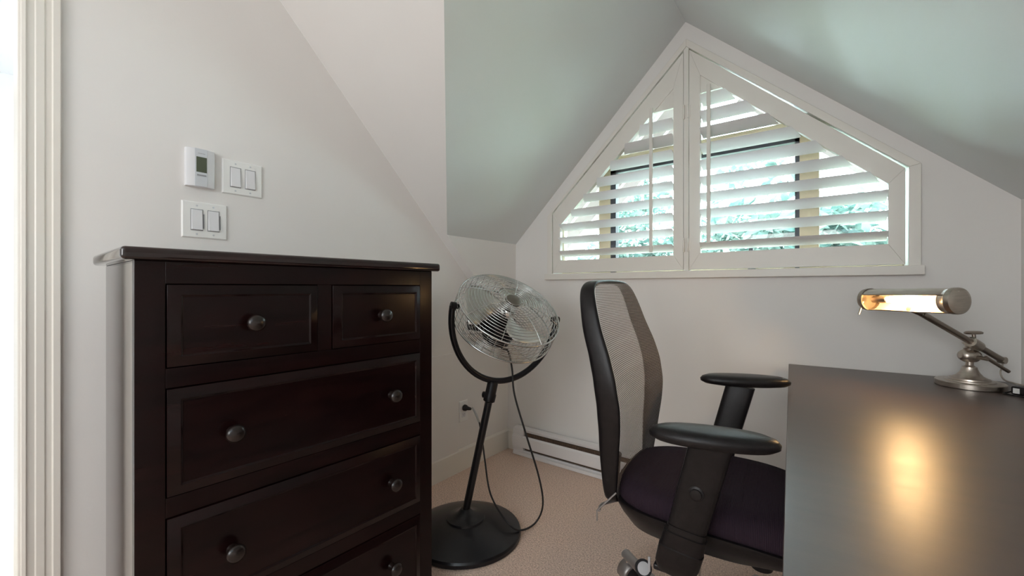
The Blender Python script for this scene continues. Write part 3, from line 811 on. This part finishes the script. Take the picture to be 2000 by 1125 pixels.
pg = MB().lathe([(.016, 0), (.019, .004), (.018, .016), (.012, .026), (.008, .05), (.006, .052)], basis(plug0, (1, .12, -.02)), 18)
pg.build('plug', M['rubber'], fan, smooth=True)

# ------------------------------------------------------------------ office chair
ch = empty('office_chair', (-.304, 1.272, 0), R(3.5)); tag(ch, 'black mesh-back office chair with armrests pulled up to the desk', 'chair')
# local: X forward, Y to the chair's left (toward the window), Z up
def lerp(tab, z):
    if z <= tab[0][0]: return tab[0][1]
    for (a, va), (c, vc) in zip(tab, tab[1:]):
        if z <= c:
            t = (z - a) / (c - a); t = t * t * (3 - 2 * t) if False else t
            return va + (vc - va) * t
    return tab[-1][1]
xf = [(.46, -.178), (.53, -.168), (.60, -.160), (.70, -.148), (.76, -.146), (.84, -.158), (.90, -.176), (.97, -.204), (1.04, -.226), (1.10, -.246), (1.14, -.256)]
dp = [(.48, .030), (.55, .042), (.64, .055), (.74, .064), (.85, .062), (.95, .056), (1.05, .046), (1.12, .036)]
# half outline of the back (y, z) from bottom centre round to top centre
half = [(0, .472), (.09, .474), (.150, .483), (.182, .510), (.197, .570), (.212, .66), (.226, .75), (.231, .82), (.224, .90), (.211, .975), (.196, 1.035), (.172, 1.078), (.130, 1.098), (.07, 1.104), (0, 1.106)]
hp_ = smooth_path([(y, z, 0) for y, z in half], 4)
loop = [(p.x, p.y) for p in hp_] + [(-p.x, p.y) for p in reversed(hp_[1:-1])]
nL = len(loop); cz_ = .80
def inward(i, d):
    a = Vector(loop[i - 1]); c = Vector(loop[(i + 1) % nL]); t = (c - a).normalized(); nrm = Vector((-t.y, t.x))
    p = Vector(loop[i]); return p + nrm * d
fr_ = MB(); rs = []
for i in range(nL):
    o_ = Vector(loop[i]); i_ = inward(i, .013); z = o_.y
    X0 = lerp(xf, z); D = lerp(dp, z)
    rs.append([Vector((X0 - D, o_.x, o_.y)), Vector((X0 - D * .5, o_.x * 1.012, o_.y)), Vector((X0 - .004, o_.x * 1.004, o_.y)), Vector((X0 + .002, o_.x * .985, o_.y)),
               Vector((X0, i_.x, i_.y)), Vector((X0 - .010, i_.x, i_.y)), Vector((X0 - D * .6, inward(i, .014).x, inward(i, .014).y)), Vector((X0 - D, inward(i, .010).x, inward(i, .010).y))])
fr_.rings(rs, loop=True)
fr_.build('back_frame', M['blackplastic'], ch, smooth=True, sub=1)
# mesh panel, a curved sheet of open weave inside the frame
mp_ = MB(); mp_.uv = []
nz_, ny_ = 60, 24
def halfw(z):
    best = 0
    for (a, c), (e, g) in zip(loop[:len(hp_)], loop[1:len(hp_)]):
        if (c - z) * (g - z) <= 0 and abs(g - c) > 1e-6: best = max(best, a + (e - a) * (z - c) / (g - c))
    return best
rows_ = []; vlen = 0; prev = None
for i in range(nz_ + 1):
    z = .484 + (1.096 - .484) * i / nz_; hw_ = max(halfw(z) - .009, .02); X0 = lerp(xf, z); row = []
    cc = Vector((X0, 0, z)); vlen += (cc - prev).length if prev else 0; prev = cc
    for j in range(ny_ + 1):
        u = -1 + 2 * j / ny_
        row.append(Vector((X0 + .001 - .020 * (1 - u * u) * min(1, (z - .5) / .1 + .3, (1.1 - z) / .1 + .2), u * hw_, z)))
        mp_.uv.append((u * hw_, vlen))
    rows_.append(row)
mp_.rings(rows_, closed=False, caps=False)
mp_.build('back_mesh', M['mesh'], ch, smooth=True, angle=180)
# spine joining back and seat
sp = MB().tube(smooth_path([(-.235, 0, .56), (-.24, 0, .52), (-.235, 0, .47), (-.17, 0, .42), (-.05, 0, .40)], 6), [.018] * 25, 12)
sp.build('back_bracket', M['blackplastic'], ch, smooth=True)
# seat cushion and shell
def sup(a, rx_, ry_, e=3.2):
    c, s_ = math.cos(a), math.sin(a)
    return (rx_ * math.copysign(abs(c) ** (2 / e), c), ry_ * math.copysign(abs(s_) ** (2 / e), s_))
def seat_ring(rx_, ry_, z, drop, ox=.055, k=56):
    out_ = []
    for j in range(k):
        x, y = sup(2 * PI * j / k, rx_, ry_)
        t = max(0, x / rx_) ** 3
        out_.append(Vector((ox + x, y, z - drop * t)))
    return out_
SZ = .050
st = MB(); st.rings([seat_ring(a_, b_, z_ + SZ, d_) for a_, b_, z_, d_ in ((.02, .02, .500, .0), (.10, .09, .502, .0), (.17, .145, .506, .004), (.225, .185, .506, .012), (.245, .202, .498, .026), (.255, .212, .482, .036), (.256, .213, .462, .040), (.250, .208, .446, .042), (.20, .16, .440, .03))])
st.build('seat', M['fabric'], ch, smooth=True, angle=180)
ss = MB(); ss.rings([seat_ring(a_, b_, z_ + SZ, d_, o_) for a_, b_, z_, d_, o_ in ((.18, .16, .452, .03, .055), (.250, .206, .452, .042, .055), (.262, .216, .449, .044, .055), (.262, .216, .440, .046, .055), (.240, .198, .412, .04, .045), (.175, .160, .372, .02, .005), (.11, .10, .345, 0, -.02), (.02, .02, .340, 0, -.02))])
ss.build('seat_shell', M['blackplastic'], ch, smooth=True, angle=50)
rr = MB().tube(smooth_path([(-.185, -.13, .478), (-.21, -.18, .480), (-.205, -.215, .480)], 5), .004, 8); rr.tube([(-.165, -.195, .53), (-.208, -.222, .482), (-.208, -.222, .455)], .0022, 8)
rr.build('rear_lever', M['graylegs'], ch, smooth=True)
mc = MB().box((-.08, -.05, .355), (.12, .05, .400)); mc.build('mechanism', M['blackplastic'], ch, bevel=.012)
MB().lathe([(.018, 0), (.028, .006), (.030, .05), (.026, .075), (.0, .078)], basis((.16, .03, .40), (0, 0, -1)), 22).build('tension_knob', M['blackplastic'], ch, smooth=True)
MB().lathe([(.0135, .235), (.0135, .37)], None, 22).build('gas_piston', M['chrome'], ch, smooth=True)
gc = MB().lathe([(.0, .07), (.027, .07), (.027, .232), (.025, .236), (.015, .238), (.0, .238)], None, 26)
gc.build('gas_column', M['graylegs'], ch, smooth=True)
MB().lathe([(.0272, .216), (.0285, .219), (.0285, .236), (.016, .243), (.0, .243)], None, 26).build('column_collar', M['rubber'], ch, smooth=True)
# armrests
def arm(sg, rot):
    a = empty('armrest', (0, 0, 0)); a.parent = ch
    tp_ = Vector((.085, sg * .302, .752)); bt_ = Vector((-.004, sg * .262, .405))
    def section(p, w_, t_, sk):
        k = 16; o_ = []
        for j in range(k):
            x, y = sup(2 * PI * j / k, w_ / 2, t_ / 2, 3.4); o_.append(p + Vector((x, y, sk * x)))
        return o_
    s1 = MB(); ax = (tp_ - bt_)
    sk = -.10
    s1.rings([section(bt_ + ax * t, w_, t_, sk) for t, w_, t_ in ((.30, .092, .034), (.302, .080, .030), (.6, .084, .030), (1.0, .086, .030))])
    s1.build('upright', M['blackplastic'], a, smooth=True, angle=45)
    s2 = MB(); s2.rings([section(bt_ + ax * t, w_, t_, sk) for t, w_, t_ in ((.02, .046, .02), (.04, .074, .036), (.10, .094, .044), (.225, .097, .046), (.23, .093, .042), (.335, .093, .042), (.34, .086, .036), (.38, .084, .034))])
    s2.build('sleeve', M['blackplastic'], a, smooth=True, angle=45)
    cn = bt_ + ax * .65
    bq = basis(cn + Vector((0, sg * .014, 0)), (0, sg, 0))
    MB().lathe([(.0, .0), (.0165, .0), (.0165, .003), (.012, .0045), (.011, .0075), (.0, .0085)], bq, 22).build('height_button', M['blackplastic'], a, smooth=True)
    br_ = MB(); br_.box((-.05, min(sg * .06, sg * .262), .405), (.04, max(sg * .06, sg * .262), .419))
    br_.build('bracket', M['blackmetal'], a, bevel=.004)
    pd = MB(); k = 40; L_, W_ = (.137 if sg > 0 else .128), .050
    rs_ = []
    for sc_, z_ in ((.02, .018), (.5, .0175), (.82, .0155), (.95, .010), (1.0, .002), (.99, -.006), (.90, -.0125), (.7, -.016), (.02, -.017)):
        rs_.append([Vector((L_ * math.cos(2 * PI * j / k) * sc_, W_ * math.copysign(abs(math.sin(2 * PI * j / k)) ** .9, math.sin(2 * PI * j / k)) * sc_, z_)) for j in range(k)])
    pd.rings(rs_); p_ = pd.build('arm_pad', M['blackplastic'], a, smooth=True, angle=180)
    p_.location = (tp_.x + (.012 if sg > 0 else .0), tp_.y + sg * .004, .772 if sg > 0 else .760); p_.rotation_euler = (0, 0, rot)
arm(-1, R(11)); arm(1, R(20))
# five-star base
def casterset():
    for i in range(5):
        a = R(72 + 72 * i - 3.5); d = Vector((math.cos(a), math.sin(a), 0)); s_ = Vector((-d.y, d.x, 0))
        lg = MB(); secs = []
        for t, zc, hw_, hh in ((.02, .108, .030, .028), (.10, .106, .026, .024), (.22, .106, .021, .018), (.33, .103, .018, .014), (.365, .102, .018, .016)):
            c = d * t + Vector((0, 0, zc))
            secs.append([c + s_ * (hw_ * math.cos(q)) + Vector((0, 0, hh * math.sin(q))) for q in [2 * PI * j / 14 for j in range(14)]])
        lg.rings(secs); lo = lg.build('leg', M['graylegs'], ch, smooth=True)
        e = d * .352
        cst = empty('caster', (e.x, e.y, 0), a + R(40 + 50 * i)); cst.parent = ch
        MB().lathe([(.006, .074), (.006, .11), (.0, .11)], None, 12).build('stem', M['chrome'], cst, smooth=True)
        for q in (-1, 1):
            MB().lathe([(.0, -.0), (.010, .0), (.026, .003), (.034, .006), (.035, .010), (.035, .018), (.031, .021), (.0, .021)], basis((-.012, q * .004, .035), (0, q, 0)), 26).build('wheel', M['rubber'], cst, smooth=True)
        hd_ = MB(); k = 14
        for q0, q1 in ((-.030, .030),):
            ri = [[Vector((-.012 + r_ * math.cos(R(-10 + 200 * j / k)), y, .038 + r_ * math.sin(R(-10 + 200 * j / k)))) for j in range(k + 1)] for r_, y in ((.032, -.027), (.041, -.024), (.042, 0), (.041, .024), (.032, .027))]
            hd_.rings(ri, closed=False, caps=False)
        h_ = hd_.build('hood', M['graylegs'], cst, smooth=True, angle=180); sm = h_.modifiers.new('solid', 'SOLIDIFY'); sm.thickness = .002
        if i == 1:
            pass
casterset()
tl = MB().tube(smooth_path([(-.02, -.06, .385), (-.03, -.12, .375), (-.05, -.16, .36)], 5), .006, 8); tl.build('tilt_lever', M['rubber'], ch, smooth=True)
tk_ = MB().lathe([(.0, 0), (.024, 0), (.026, .003), (.026, .010), (.0, .010)], basis((-.168, .06, .186), (.45, -.75, .45)), 26); 
tk_.build('caster_cap', M['rubber'], ch, smooth=True)
MB().lathe([(.0, .0095), (.019, .0095), (.019, .0115), (.0, .012)], basis((-.168, .06, .186), (.45, -.75, .45)), 26).build('cap_disc', M['silvercap'], ch, smooth=True)
MB().box((-.150, .052, .186), (-.143, .058, .232)).build('brake_tab', M['silvercap'], ch, bevel=.001)
